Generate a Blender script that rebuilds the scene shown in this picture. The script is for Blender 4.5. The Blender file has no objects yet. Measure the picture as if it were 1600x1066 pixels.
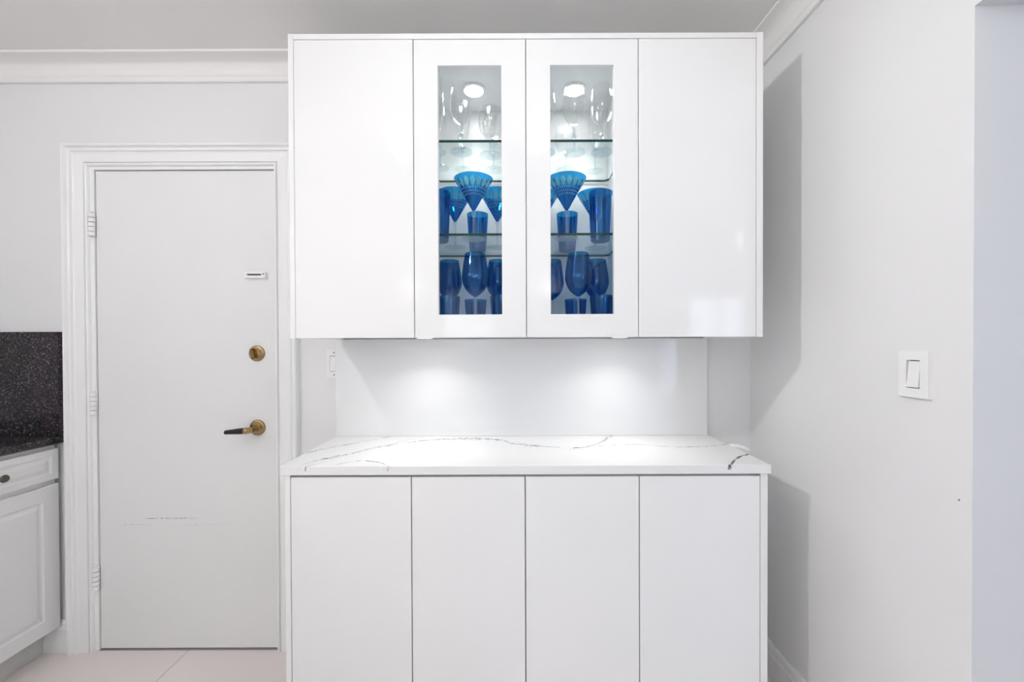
import bpy, bmesh, math, random
from mathutils import Vector, Matrix
random.seed(7)
S = bpy.context.scene
C = S.collection
R = math.radians

# ------------------------------------------------------------------ camera
F_PX = 627.0
cam_d = bpy.data.cameras.new('camera')
cam_d.sensor_fit = 'HORIZONTAL'; cam_d.sensor_width = 36.0
cam_d.lens = 36.0 * F_PX / 1600.0
cam_d.shift_x = 0.0; cam_d.shift_y = 0.0042
cam_d.clip_start = 0.02
cam = bpy.data.objects.new('camera', cam_d); C.objects.link(cam)
cam.location = (0, 0, 1.307)
cam.rotation_euler = (Matrix.Rotation(R(90 - 0.45), 4, 'X') @ Matrix.Rotation(R(-0.22), 4, 'Z')).to_euler()
S.camera = cam

# ------------------------------------------------------------------ world and exposure
w = bpy.data.worlds.new('world'); S.world = w; w.use_nodes = True
w.node_tree.nodes['Background'].inputs['Color'].default_value = (0.62, 0.76, 1.0, 1)
w.node_tree.nodes['Background'].inputs['Strength'].default_value = 0.4
S.view_settings.view_transform = 'Standard'
S.view_settings.look = 'None'
S.view_settings.gamma = 1.0
S.view_settings.use_curve_mapping = False
S.view_settings.exposure = 0.97
try:
    S.cycles.transparent_max_bounces = 48
    S.cycles.max_bounces = 10
    S.cycles.diffuse_bounces = 6
    S.cycles.glossy_bounces = 4
    S.cycles.transmission_bounces = 6
except Exception:
    pass

# light powers, used by the lamp builders below
ROW_LAMP_W = [0.5, 1.7]        # two small opal globes in front of the cabinets
SPOT_W = 27.0                  # ceiling spotlight aimed at the cabinets
DOOR_LAMP_W = 5.2              # small opal globe in front of the entry door
FILL_GLOBE_W = 6.0                  # unseen opal globe added over the kitchen counter for fill
HALL_W = 3.0                   # opal globe in the next room
PUCK_UNDER_W = 0.20
PUCK_IN_W = 0.50
WINDOW_W = 13.0
ADDED_WINDOW_W = 4.5  # area light behind the added window in the rear wall
FILL_UPLIGHT_W = 5.0                 # two unseen uplights added behind the camera for soft fill
LAMP_COL = (1.0, 1.0, 0.995)

# room numbers (metres); the camera stands at x = y = 0
XL, XR, YB, YF, ZC = -2.52, 1.008, 1.70, -2.30, 2.485
WT = 0.15                       # wall thickness
CT = 0.914                      # quartz worktop height

# ------------------------------------------------------------------ materials
def new_mat(name):
    m = bpy.data.materials.new(name); m.use_nodes = True
    nt = m.node_tree
    for n in list(nt.nodes): nt.nodes.remove(n)
    out = nt.nodes.new('ShaderNodeOutputMaterial')
    return m, nt, out

def nd(nt, typ, **kw):
    n = nt.nodes.new(typ)
    for k, v in kw.items(): setattr(n, k, v)
    return n

def mth(nt, op, a, b=None, c=None, clamp=False):
    n = nt.nodes.new('ShaderNodeMath'); n.operation = op; n.use_clamp = clamp
    for i, v in enumerate((a, b, c)):
        if v is None: continue
        if isinstance(v, (int, float)): n.inputs[i].default_value = v
        else: nt.links.new(v, n.inputs[i])
    return n.outputs[0]

def paint(name, col, rough=0.5, var=0.015, scale=6.0, bump=0.0, bscale=180.0, coat=0.0, metallic=0.0, spec=0.5):
    m, nt, out = new_mat(name)
    b = nd(nt, 'ShaderNodeBsdfPrincipled')
    tc = nd(nt, 'ShaderNodeTexCoord')
    no = nd(nt, 'ShaderNodeTexNoise'); no.inputs['Scale'].default_value = scale; no.inputs['Detail'].default_value = 4
    nt.links.new(tc.outputs['Object'], no.inputs['Vector'])
    mr = nd(nt, 'ShaderNodeMapRange')
    mr.inputs['To Min'].default_value = 1 - var; mr.inputs['To Max'].default_value = 1 + var
    nt.links.new(no.outputs['Fac'], mr.inputs['Value'])
    mx = nd(nt, 'ShaderNodeMix', data_type='RGBA', blend_type='MULTIPLY'); mx.inputs['Factor'].default_value = 1
    mx.inputs[6].default_value = (*col, 1)
    nt.links.new(mr.outputs[0], mx.inputs[7])
    nt.links.new(mx.outputs[2], b.inputs['Base Color'])
    b.inputs['Roughness'].default_value = rough
    b.inputs['Metallic'].default_value = metallic
    b.inputs['Specular IOR Level'].default_value = spec
    b.inputs['Coat Weight'].default_value = coat
    b.inputs['Coat Roughness'].default_value = 0.04
    if bump:
        n2 = nd(nt, 'ShaderNodeTexNoise'); n2.inputs['Scale'].default_value = bscale; n2.inputs['Detail'].default_value = 3
        nt.links.new(tc.outputs['Object'], n2.inputs['Vector'])
        bp = nd(nt, 'ShaderNodeBump'); bp.inputs['Strength'].default_value = bump; bp.inputs['Distance'].default_value = 0.002
        nt.links.new(n2.outputs['Fac'], bp.inputs['Height']); nt.links.new(bp.outputs[0], b.inputs['Normal'])
    nt.links.new(b.outputs[0], out.inputs[0])
    return m

def thin_glass(name, tint, refl=1.0, body=0.0, body_col=(0, 0, 0), rough=0.02, edge=0.9, gcol=(1, 1, 1)):
    """clear or dyed glass wall: tinted see-through + Schlick mirror (+ a little body colour)"""
    m, nt, out = new_mat(name)
    lw = nd(nt, 'ShaderNodeLayerWeight'); lw.inputs['Blend'].default_value = 0.5
    p = mth(nt, 'POWER', lw.outputs['Facing'], 5.0)
    fac = mth(nt, 'MULTIPLY_ADD', p, edge * refl, 0.04 * refl, clamp=True)
    tr = nd(nt, 'ShaderNodeBsdfTransparent')
    tc = nd(nt, 'ShaderNodeTexCoord')
    no = nd(nt, 'ShaderNodeTexNoise'); no.inputs['Scale'].default_value = 25
    nt.links.new(tc.outputs['Object'], no.inputs['Vector'])
    mx = nd(nt, 'ShaderNodeMix', data_type='RGBA')
    mx.inputs[6].default_value = (*[c * 0.97 for c in tint], 1); mx.inputs[7].default_value = (*[min(1, c * 1.02) for c in tint], 1)
    nt.links.new(no.outputs['Fac'], mx.inputs['Factor']); nt.links.new(mx.outputs[2], tr.inputs['Color'])
    gl = nd(nt, 'ShaderNodeBsdfGlossy'); gl.inputs['Roughness'].default_value = rough; gl.inputs['Color'].default_value = (*gcol, 1)
    base = tr.outputs[0]
    if body:
        df = nd(nt, 'ShaderNodeBsdfPrincipled'); df.inputs['Base Color'].default_value = (*body_col, 1)
        df.inputs['Roughness'].default_value = 0.15; df.inputs['Metallic'].default_value = 0.0
        mb = nd(nt, 'ShaderNodeMixShader'); mb.inputs[0].default_value = body
        nt.links.new(tr.outputs[0], mb.inputs[1]); nt.links.new(df.outputs[0], mb.inputs[2]); base = mb.outputs[0]
    mix = nd(nt, 'ShaderNodeMixShader')
    nt.links.new(fac, mix.inputs[0]); nt.links.new(base, mix.inputs[1]); nt.links.new(gl.outputs[0], mix.inputs[2])
    nt.links.new(mix.outputs[0], out.inputs[0])
    return m

def emis(name, col, strength):
    m, nt, out = new_mat(name)
    e = nd(nt, 'ShaderNodeEmission'); e.inputs[0].default_value = (*col, 1); e.inputs[1].default_value = strength
    nt.links.new(e.outputs[0], out.inputs[0]); return m

M = {}
M['wall'] = paint('wall_paint', (0.80, 0.80, 0.805), 0.55, 0.01, 3, 0.05, 260)
M['wall_hall'] = paint('hall_wall_paint', (0.74, 0.76, 0.80), 0.55, 0.01, 3, 0.12, 160)
M['ceiling'] = paint('ceiling_paint', (0.86, 0.85, 0.835), 0.7, 0.01, 3, 0.05, 260)
M['trim'] = paint('trim_gloss_paint', (0.90, 0.90, 0.90), 0.3, 0.012, 8, 0.03, 90)
M['lacquer'] = paint('white_lacquer', (0.87, 0.87, 0.87), 0.07, 0.006, 3, 0.0, spec=0.22)
M['carcass'] = paint('white_melamine', (0.83, 0.84, 0.84), 0.3, 0.006, 4)
M['thermofoil'] = paint('white_thermofoil', (0.82, 0.82, 0.82), 0.28, 0.01, 5)
M['toe'] = paint('scuffed_toe_board', (0.62, 0.62, 0.60), 0.5, 0.2, 14)
M['grout'] = paint('grey_grout', (0.50, 0.47, 0.46), 0.8, 0.05, 30)
M['tile'] = paint('pinkish_tile', (0.80, 0.73, 0.715), 0.28, 0.03, 3.0)
M['plastic'] = paint('white_plastic', (0.86, 0.86, 0.86), 0.3, 0.005, 10)
M['brass'] = paint('antique_brass', (0.40, 0.285, 0.14), 0.26, 0.12, 40, metallic=1.0)
M['brass_dark'] = paint('dark_brass', (0.22, 0.14, 0.06), 0.3, 0.12, 40, metallic=1.0)
M['dark_wood'] = paint('dark_lever', (0.018, 0.010, 0.012), 0.25, 0.2, 30)
M['dark'] = paint('dark_slot', (0.06, 0.06, 0.06), 0.6, 0.05, 30)
M['bronze'] = paint('dark_bronze_knob', (0.12, 0.10, 0.085), 0.35, 0.1, 40, metallic=0.8)
M['metal'] = paint('satin_metal', (0.75, 0.75, 0.75), 0.3, 0.02, 30, metallic=1.0)
M['splash'] = paint('white_quartz_panel', (0.82, 0.825, 0.83), 0.12, 0.008, 4)
M['pane'] = thin_glass('door_glass', (0.985, 0.99, 0.988), 0.10)
M['shelf'] = thin_glass('shelf_glass', (0.950, 0.984, 0.978), 0.7)
M['shelf_edge'] = paint('shelf_glass_edge', (0.010, 0.050, 0.042), 0.2, 0.1, 12, spec=0.15)
M['clear'] = thin_glass('clear_crystal', (0.985, 0.988, 0.988), 1.5)
M['blue'] = thin_glass('blue_glass', (0.13, 0.53, 0.76), 2.2, 0.0, rough=0.05, edge=0.3, gcol=(0.30, 0.68, 1.0))
M['blue_dark'] = thin_glass('deep_blue_glass', (0.10, 0.36, 0.66), 2.0, 0.0, rough=0.05, edge=0.3, gcol=(0.25, 0.55, 1.0))
M['etch'] = thin_glass('teal_etching', (0.6, 0.9, 0.95), 0.8, 0.7, (0.17, 0.58, 0.72), 0.3)
M['foot'] = thin_glass('foot_crystal', (0.93, 0.95, 0.95), 2.6)
M['stem'] = thin_glass('stem_crystal', (0.90, 0.93, 0.94), 2.6)
M['puck'] = emis('puck_lens', (1.0, 0.99, 0.97), 12.0)

def door_paint():
    """white satin paint; two faint dotted scuff lines low on the slab"""
    m = paint('door_paint', (0.83, 0.83, 0.83), 0.4, 0.008, 3)
    nt = m.node_tree
    b = next(n for n in nt.nodes if n.type == 'BSDF_PRINCIPLED')
    src = b.inputs['Base Color'].links[0].from_socket
    tc = nd(nt, 'ShaderNodeTexCoord'); sp = nd(nt, 'ShaderNodeSeparateXYZ'); nt.links.new(tc.outputs['Object'], sp.inputs[0])
    no = nd(nt, 'ShaderNodeTexNoise'); no.inputs['Scale'].default_value = 90; no.inputs['Detail'].default_value = 3
    mp = nd(nt, 'ShaderNodeMapping'); mp.inputs['Scale'].default_value = (1, 1, 2.5)
    nt.links.new(tc.outputs['Object'], mp.inputs[0]); nt.links.new(mp.outputs[0], no.inputs['Vector'])
    tot = None
    for (x0, x1, z, hw, amt) in ((-1.585, -1.33, 0.562, 0.0045, 0.85), (-1.68, -1.52, 0.536, 0.003, 0.45), (-1.45, -1.19, 0.535, 0.003, 0.35)):
        dz = mth(nt, 'ABSOLUTE', mth(nt, 'SUBTRACT', sp.outputs['Z'], z))
        band = mth(nt, 'SUBTRACT', 1.0, mth(nt, 'DIVIDE', dz, hw), clamp=True)
        cx, hx = (x0 + x1) / 2, (x1 - x0) / 2
        dx = mth(nt, 'ABSOLUTE', mth(nt, 'SUBTRACT', sp.outputs['X'], cx))
        fx = mth(nt, 'MULTIPLY', mth(nt, 'SUBTRACT', 1.0, mth(nt, 'DIVIDE', dx, hx), clamp=True), 2.5, clamp=True)
        mask = mth(nt, 'MULTIPLY', mth(nt, 'MULTIPLY', band, fx), amt)
        tot = mask if tot is None else mth(nt, 'ADD', tot, mask, clamp=True)
    mr = nd(nt, 'ShaderNodeMapRange'); mr.inputs['From Min'].default_value = 0.42; mr.inputs['From Max'].default_value = 0.62
    nt.links.new(no.outputs['Fac'], mr.inputs['Value'])
    tot = mth(nt, 'MULTIPLY', tot, mr.outputs[0], clamp=True)
    mx = nd(nt, 'ShaderNodeMix', data_type='RGBA'); nt.links.new(tot, mx.inputs['Factor'])
    nt.links.new(src, mx.inputs[6]); mx.inputs[7].default_value = (0.22, 0.22, 0.22, 1)
    nt.links.new(mx.outputs[2], b.inputs['Base Color'])
    return m
M['door'] = door_paint()

def quartz():
    """white quartz, dark grey veins that follow curves y = f(x) across the slab"""
    m, nt, out = new_mat('veined_quartz')
    b = nd(nt, 'ShaderNodeBsdfPrincipled'); b.inputs['Roughness'].default_value = 0.14
    tc = nd(nt, 'ShaderNodeTexCoord'); sp = nd(nt, 'ShaderNodeSeparateXYZ'); nt.links.new(tc.outputs['Object'], sp.inputs[0])
    n1 = nd(nt, 'ShaderNodeTexNoise'); n1.inputs['Scale'].default_value = 30; n1.inputs['Detail'].default_value = 6
    n2 = nd(nt, 'ShaderNodeTexNoise'); n2.inputs['Scale'].default_value = 38; n2.inputs['Detail'].default_value = 4
    n3 = nd(nt, 'ShaderNodeTexVoronoi', feature='DISTANCE_TO_EDGE'); n3.inputs['Scale'].default_value = 34
    n4 = nd(nt, 'ShaderNodeTexNoise'); n4.inputs['Scale'].default_value = 9
    for n in (n1, n2, n3, n4): nt.links.new(tc.outputs['Object'], n.inputs['Vector'])
    wob = mth(nt, 'MULTIPLY', mth(nt, 'SUBTRACT', n1.outputs['Fac'], 0.5), 0.030)
    X0, X1, Y0, Y1 = -0.76, 0.84, 1.25, 1.72
    xn = mth(nt, 'DIVIDE', mth(nt, 'SUBTRACT', sp.outputs['X'], X0), X1 - X0)
    def px(p):
        Y = 627.0 * (1.307 - CT) / (p[1] - 535.0)
        return ((p[0] - 800) * Y / 627.0, Y)
    veins = [  # vein course over the slab, half width, strength, cut-off
        ([(462, 729), (500, 718), (545, 709), (600, 697), (650, 690), (712, 686), (750, 686), (785, 689), (802, 694), (845, 698), (894, 701), (924, 697), (948, 686), (961, 679)], 0.0034, 1.0),
        ([(894, 701), (940, 698), (988, 696), (1062, 700), (1116, 698), (1146, 692)], 0.0026, 0.75),
        ([(464, 712), (500, 702), (540, 695), (575, 688), (612, 682)], 0.0030, 0.8),
        ([(449, 737), (468, 731), (500, 723), (535, 712), (566, 703), (600, 695), (640, 687), (680, 681)], 0.0026, 0.6),
        ([(508, 734), (518, 728), (545, 722), (566, 720), (590, 723), (603, 728), (611, 735)], 0.0032, 1.0),
        ([(1137, 734), (1143, 727), (1150, 720), (1157, 715), (1168, 712), (1190, 710)], 0.0060, 1.0),
    ]
    tot = None
    for pts, hw, amt in veins:
        fc = nd(nt, 'ShaderNodeFloatCurve'); cu = fc.mapping.curves[0]
        P = [px(p) for p in pts]
        Q = [((x - X0) / (X1 - X0), (y - Y0) / (Y1 - Y0)) for x, y in P]
        while len(cu.points) < len(Q): cu.points.new(0.5, 0.5)
        for cp, q in zip(cu.points, sorted(Q)): cp.location = q
        fc.mapping.update()
        nt.links.new(xn, fc.inputs['Value'])
        yc = mth(nt, 'MULTIPLY_ADD', fc.outputs[0], Y1 - Y0, Y0)
        d = mth(nt, 'ABSOLUTE', mth(nt, 'ADD', mth(nt, 'SUBTRACT', sp.outputs['Y'], yc), wob))
        wmod = mth(nt, 'MULTIPLY', n2.outputs['Fac'], hw * 2)
        line = mth(nt, 'SUBTRACT', 1.0, mth(nt, 'DIVIDE', d, wmod), clamp=True)
        line = mth(nt, 'MULTIPLY', line, 2.0, clamp=True)
        halo = mth(nt, 'SUBTRACT', 1.0, mth(nt, 'DIVIDE', d, 0.035), clamp=True)
        net = mth(nt, 'SUBTRACT', 1.0, mth(nt, 'DIVIDE', n3.outputs['Distance'], 0.045), clamp=True)
        net = mth(nt, 'MULTIPLY', mth(nt, 'MULTIPLY', net, halo), mth(nt, 'MULTIPLY', mth(nt, 'SUBTRACT', n4.outputs['Fac'], 0.42, clamp=True), 7 if len(pts) in (14, 5) else 1.5))
        brk = nd(nt, 'ShaderNodeMapRange'); brk.inputs['From Min'].default_value = 0.36; brk.inputs['From Max'].default_value = 0.50
        nt.links.new(n2.outputs['Fac'], brk.inputs['Value'])
        line = mth(nt, 'MULTIPLY', line, brk.outputs[0])
        xs = [p[0] for p in P]; xa, xb = min(xs), max(xs)
        ina = mth(nt, 'MULTIPLY', mth(nt, 'SUBTRACT', sp.outputs['X'], xa), 60, clamp=True)
        inb = mth(nt, 'MULTIPLY', mth(nt, 'SUBTRACT', xb, sp.outputs['X']), 60, clamp=True)
        v = mth(nt, 'MULTIPLY', mth(nt, 'MULTIPLY', mth(nt, 'ADD', mth(nt, 'MULTIPLY', line, amt), net, clamp=True), ina), inb)
        tot = v if tot is None else mth(nt, 'MAXIMUM', tot, v)
    tot = mth(nt, 'MULTIPLY', tot, mth(nt, 'MULTIPLY', mth(nt, 'SUBTRACT', sp.outputs['Z'], CT - 0.017), 220, clamp=True))
    mx = nd(nt, 'ShaderNodeMix', data_type='RGBA'); nt.links.new(tot, mx.inputs['Factor'])
    mx.inputs[6].default_value = (0.84, 0.84, 0.84, 1); mx.inputs[7].default_value = (0.05, 0.05, 0.055, 1)
    nt.links.new(mx.outputs[2], b.inputs['Base Color']); nt.links.new(b.outputs[0], out.inputs[0])
    return m
M['quartz'] = quartz()

def granite():
    m, nt, out = new_mat('black_granite')
    b = nd(nt, 'ShaderNodeBsdfPrincipled'); b.inputs['Roughness'].default_value = 0.12
    tc = nd(nt, 'ShaderNodeTexCoord')
    v = nd(nt, 'ShaderNodeTexVoronoi'); v.inputs['Scale'].default_value = 330
    v2 = nd(nt, 'ShaderNodeTexVoronoi'); v2.inputs['Scale'].default_value = 120
    no = nd(nt, 'ShaderNodeTexNoise'); no.inputs['Scale'].default_value = 5
    for n in (v, v2, no): nt.links.new(tc.outputs['Object'], n.inputs['Vector'])
    sp = nd(nt, 'ShaderNodeSeparateColor'); nt.links.new(v.outputs['Color'], sp.inputs[0])
    sp2 = nd(nt, 'ShaderNodeSeparateColor'); nt.links.new(v2.outputs['Color'], sp2.inputs[0])
    r = nd(nt, 'ShaderNodeValToRGB'); cr = r.color_ramp
    cr.interpolation = 'CONSTANT'
    cr.elements[0].position = 0.0; cr.elements[0].color = (0.006, 0.006, 0.007, 1)
    cr.elements[1].position = 0.62; cr.elements[1].color = (0.030, 0.020, 0.030, 1)
    for p, c in ((0.82, (0.045, 0.04, 0.045, 1)), (0.93, (0.11, 0.105, 0.11, 1)), (0.98, (0.26, 0.26, 0.26, 1))):
        e = cr.elements.new(p); e.color = c
    nt.links.new(sp.outputs[0], r.inputs[0])
    pur = nd(nt, 'ShaderNodeMix', data_type='RGBA', blend_type='ADD'); nt.links.new(r.outputs[0], pur.inputs[6])
    pur.inputs[7].default_value = (0.018, 0.003, 0.015, 1)
    f = mth(nt, 'MULTIPLY', mth(nt, 'GREATER_THAN', no.outputs['Fac'], 0.5), mth(nt, 'GREATER_THAN', sp2.outputs[1], 0.55))
    nt.links.new(f, pur.inputs['Factor'])
    nt.links.new(pur.outputs[2], b.inputs['Base Color']); nt.links.new(b.outputs[0], out.inputs[0])
    return m
M['granite'] = granite()

# ------------------------------------------------------------------ mesh helpers
def box(bm, x0, x1, y0, y1, z0, z1, bev=0.0, seg=2):
    g = bmesh.ops.create_cube(bm, size=1.0)
    vs = g['verts']
    for v in vs:
        v.co = Vector(((x0 + x1) / 2 + v.co.x * (x1 - x0), (y0 + y1) / 2 + v.co.y * (y1 - y0), (z0 + z1) / 2 + v.co.z * (z1 - z0)))
    if bev:
        es = list({e for v in vs for e in v.link_edges})
        bmesh.ops.bevel(bm, geom=es, offset=bev, segments=seg, affect='EDGES', profile=0.6)
    return bm

def B(*a, **k):
    return box(bmesh.new(), *a, **k)

def lathe(bm, prof, n=40, axis='Z', loc=(0, 0, 0)):
    """revolve [(r, h), ...] about an axis through loc"""
    rings = []
    for r, h in prof:
        ring = []
        if r < 1e-6:
            ring = [bm.verts.new((0, 0, h))]
        else:
            for i in range(n):
                a = 2 * math.pi * i / n
                ring.append(bm.verts.new((r * math.cos(a), r * math.sin(a), h)))
        rings.append(ring)
    new = [v for r_ in rings for v in r_]
    for a, b in zip(rings, rings[1:]):
        if len(a) == 1 and len(b) == 1: continue
        for i in range(n):
            j = (i + 1) % n
            if len(a) == 1: bm.faces.new((a[0], b[j], b[i]))
            elif len(b) == 1: bm.faces.new((a[i], a[j], b[0]))
            else: bm.faces.new((a[i], a[j], b[j], b[i]))
    if axis == 'Y':      # height runs towards -Y (out of the back wall)
        mt = Matrix.Rotation(R(90), 4, 'X')
    elif axis == 'X':    # height runs towards +X
        mt = Matrix.Rotation(R(90), 4, 'Y')
    else: mt = Matrix.Identity(4)
    mt = Matrix.Translation(loc) @ mt
    for v in new: v.co = mt @ v.co
    return bm

def strip(bm, rows, close=False):
    """quads between successive rows of points (each row the same count)"""
    vr = [[bm.verts.new(p) for p in row] for row in rows]
    for a, b in zip(vr, vr[1:]):
        for i in range(len(a) - (0 if close else 1)):
            j = (i + 1) % len(a)
            bm.faces.new((a[i], a[j], b[j], b[i]))
    return vr

def wloc(o):
    v = Vector((0, 0, 0))
    while o is not None:
        v += o.location; o = o.parent
    return v

def obj(name, bm, m, parent=None, local=False, smooth=False, loc=None, autosmooth=True):
    bmesh.ops.recalc_face_normals(bm, faces=bm.faces)
    me = bpy.data.meshes.new(name); bm.to_mesh(me); bm.free()
    me.materials.append(M[m] if isinstance(m, str) else m)
    o = bpy.data.objects.new(name, me); C.objects.link(o)
    if smooth:
        for p in me.polygons: p.use_smooth = True
        try: me.set_sharp_from_angle(angle=R(40))
        except Exception: pass
    if parent is not None:
        o.parent = parent
        if not local: o.location = -wloc(parent)
    if loc is not None: o.location = loc
    return o

def tag(o, label, cat=None, group=None, kind=None):
    o['label'] = label
    if cat: o['category'] = cat
    if group: o['group'] = group
    if kind: o['kind'] = kind
    return o

def thing(name, label, cat, loc=(0, 0, 0), group=None, kind=None):
    o = bpy.data.objects.new(name, None); C.objects.link(o)
    o.empty_display_size = 0.1; o.location = loc
    return tag(o, label, cat, group, kind)

def struct(name, bm, m, label, cat, **k):
    return tag(obj(name, bm, m, **k), label, cat, kind='structure')

def copy_tree(o, parent=None):
    c = o.copy(); C.objects.link(c)
    if parent is not None: c.parent = parent
    for ch in list(o.children): copy_tree(ch, c)
    return c

def disc_light(name, loc, r, power, parent=None, col=LAMP_COL, spread=180):
    ld = bpy.data.lights.new(name, 'AREA'); ld.shape = 'DISK'; ld.size = 2 * r
    ld.energy = power; ld.color = col; ld.spread = R(spread)
    lo = bpy.data.objects.new(name, ld); C.objects.link(lo)
    if parent is not None:
        lo.parent = parent; lo.location = Vector(loc) - wloc(parent)
    else: lo.location = loc
    return lo

# ------------------------------------------------------------------ the room
DX0, DX1, DZ = -1.759, -1.003, 2.037        # entry door slab
JX0, JX1, JZ = DX0 - 0.003, DX1 + 0.003, DZ + 0.004
# back wall with a recess for the entry door
bm = bmesh.new()
box(bm, XL - WT, JX0 - 0.018, YB, YB + WT, 0, ZC)
box(bm, JX1 + 0.018, XR + WT, YB, YB + WT, 0, ZC)
box(bm, JX0 - 0.018, JX1 + 0.018, YB, YB + WT, JZ + 0.018, ZC)
box(bm, JX0 - 0.018, JX1 + 0.018, YB + 0.09, YB + WT, 0, JZ + 0.018)
wall_back = struct('wall_back', bm, 'wall', 'white painted wall behind the door and the white cabinets', 'wall')
# right wall with a doorless opening
OY1, OY0, OZ = 0.877, -0.55, 2.034
bm = bmesh.new()
box(bm, XR, XR + WT, OY1, YB, 0, ZC)
box(bm, XR, XR + WT, YF, OY0, 0, ZC)
box(bm, XR, XR + WT, OY0, OY1, OZ, ZC)
wall_right = struct('wall_right', bm, 'wall', 'white right-hand wall with light switch and open doorway', 'wall')
struct('wall_left', B(XL - WT, XL, YF, YB, 0, ZC), 'wall', 'white side wall behind the granite-topped kitchen counter', 'wall')
KW0, KW1, KZ0, KZ1 = -0.88, -0.20, 1.28, 2.02
bm = bmesh.new()
box(bm, XL - WT, KW0, YF - WT, YF, 0, ZC); box(bm, KW1, XR + WT, YF - WT, YF, 0, ZC)
box(bm, KW0, KW1, YF - WT, YF, 0, KZ0); box(bm, KW0, KW1, YF - WT, YF, KZ1, ZC)
struct('wall_front', bm, 'wall', 'white kitchen wall facing the cabinets', 'wall')
bm = bmesh.new()
box(bm, KW0, KW1, YF - 0.10, YF - 0.06, KZ0, KZ0 + 0.04, 0.003); box(bm, KW0, KW1, YF - 0.10, YF - 0.06, KZ1 - 0.04, KZ1, 0.003)
for x in (KW0, KW1 - 0.04): box(bm, x, x + 0.04, YF - 0.10, YF - 0.06, KZ0 + 0.04, KZ1 - 0.04, 0.003)
added_win = struct('added_window_2', bm, 'trim', 'added small white window facing the cabinets, for glass highlights', 'window')  # unseen window, added to put bright streaks on the glassware
obj('pane', B(KW0 + 0.04, KW1 - 0.04, YF - 0.083, YF - 0.078, KZ0 + 0.04, KZ1 - 0.04), 'pane', added_win)
ld = bpy.data.lights.new('added_window_light', 'AREA'); ld.shape = 'RECTANGLE'; ld.size = KW1 - KW0; ld.size_y = KZ1 - KZ0
ld.energy = ADDED_WINDOW_W; ld.color = (0.86, 0.93, 1.0)
lo = bpy.data.objects.new('added_window_light', ld); C.objects.link(lo)
lo.location = ((KW0 + KW1) / 2, YF - 0.22, (KZ0 + KZ1) / 2); lo.rotation_euler = (R(90), 0, 0)
struct('ceiling', B(XL - WT, 4.2, YF - WT, 2.6 + WT, ZC, ZC + 0.1), 'ceiling', 'plain off-white ceiling above the cabinets', 'ceiling')

# floor: grout bed with big square tiles
fl = struct('floor', B(XL - WT, XR + WT, YF - WT, YB + WT, -0.10, -0.003), 'grout', 'pale pinkish tiled kitchen floor', 'floor')
T, G = 0.60, 0.0025
share = {}
i0 = math.floor((XL - (-1.382)) / T)
for i in range(i0, 5):
    xa, xb = max(XL, -1.382 + i * T), min(XR + WT, -1.382 + (i + 1) * T)
    if xb - xa < 0.03: continue
    for j in range(0, 8):
        yb_, ya = 1.70 - j * T, max(YF, 1.70 - (j + 1) * T)
        if yb_ - ya < 0.03: continue
        k = (round(xb - xa, 3), round(yb_ - ya, 3))
        if k not in share:
            o = obj('tile', B(-(xb - xa) / 2 + G / 2, (xb - xa) / 2 - G / 2, -(yb_ - ya) / 2 + G / 2, (yb_ - ya) / 2 - G / 2, -0.009, 0.0, bev=0.001, seg=1), 'tile', fl, local=True)
            share[k] = o.data
        else:
            o = bpy.data.objects.new('tile', share[k]); C.objects.link(o); o.parent = fl
        o.location = ((xa + xb) / 2, (ya + yb_) / 2, 0)
# the room beyond the opening, with a daylight window
struct('floor_hall', B(XR + WT, 4.2, YF - WT, 2.6 + WT, -0.10, 0), 'tile', 'pale floor of the room beyond the opening', 'floor')
struct('wall_hall_back', B(XR + WT, 4.2, 2.6, 2.6 + WT, 0, ZC), 'wall_hall', 'pale blue-grey back wall of the next room', 'wall')
WX0, WX1, WZ0, WZ1 = 2.18, 2.98, 0.55, 1.90
bm = bmesh.new()
box(bm, XR + WT, WX0, YF - WT, YF, 0, ZC); box(bm, WX1, 4.2, YF - WT, YF, 0, ZC)
box(bm, WX0, WX1, YF - WT, YF, 0, WZ0); box(bm, WX0, WX1, YF - WT, YF, WZ1, ZC)
struct('wall_hall_front', bm, 'wall_hall', 'pale blue-grey wall of the next room with window', 'wall')
struct('wall_hall_right', B(4.05, 4.2, YF, 2.6, 0, ZC), 'wall_hall', 'pale blue-grey side wall of the next room', 'wall')
bm = bmesh.new()
y0, y1, xm = YF - 0.11, YF - 0.06, (WX0 + WX1) / 2
box(bm, WX0, WX1, y0, y1, WZ0, WZ0 + 0.05, 0.004); box(bm, WX0, WX1, y0, y1, WZ1 - 0.05, WZ1, 0.004)
for x in (WX0, xm - 0.02, WX1 - 0.04): box(bm, x, x + 0.04, y0, y1, WZ0 + 0.05, WZ1 - 0.05, 0.004)
win = struct('window_1', bm, 'trim', 'white two-light window of the next room', 'window')
for a, b_ in ((WX0 + 0.04, xm - 0.02), (xm + 0.02, WX1 - 0.04)):
    obj('pane', B(a, b_, YF - 0.088, YF - 0.082, WZ0 + 0.05, WZ1 - 0.05), 'pane', win)
ld = bpy.data.lights.new('window_daylight', 'AREA'); ld.shape = 'RECTANGLE'; ld.size = WX1 - WX0; ld.size_y = WZ1 - WZ0
ld.energy = WINDOW_W; ld.color = (0.66, 0.79, 1.0)
lo = bpy.data.objects.new('window_daylight', ld); C.objects.link(lo)
lo.location = (xm, YF - 0.25, (WZ0 + WZ1) / 2); lo.rotation_euler = (R(90), 0, 0)

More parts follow.
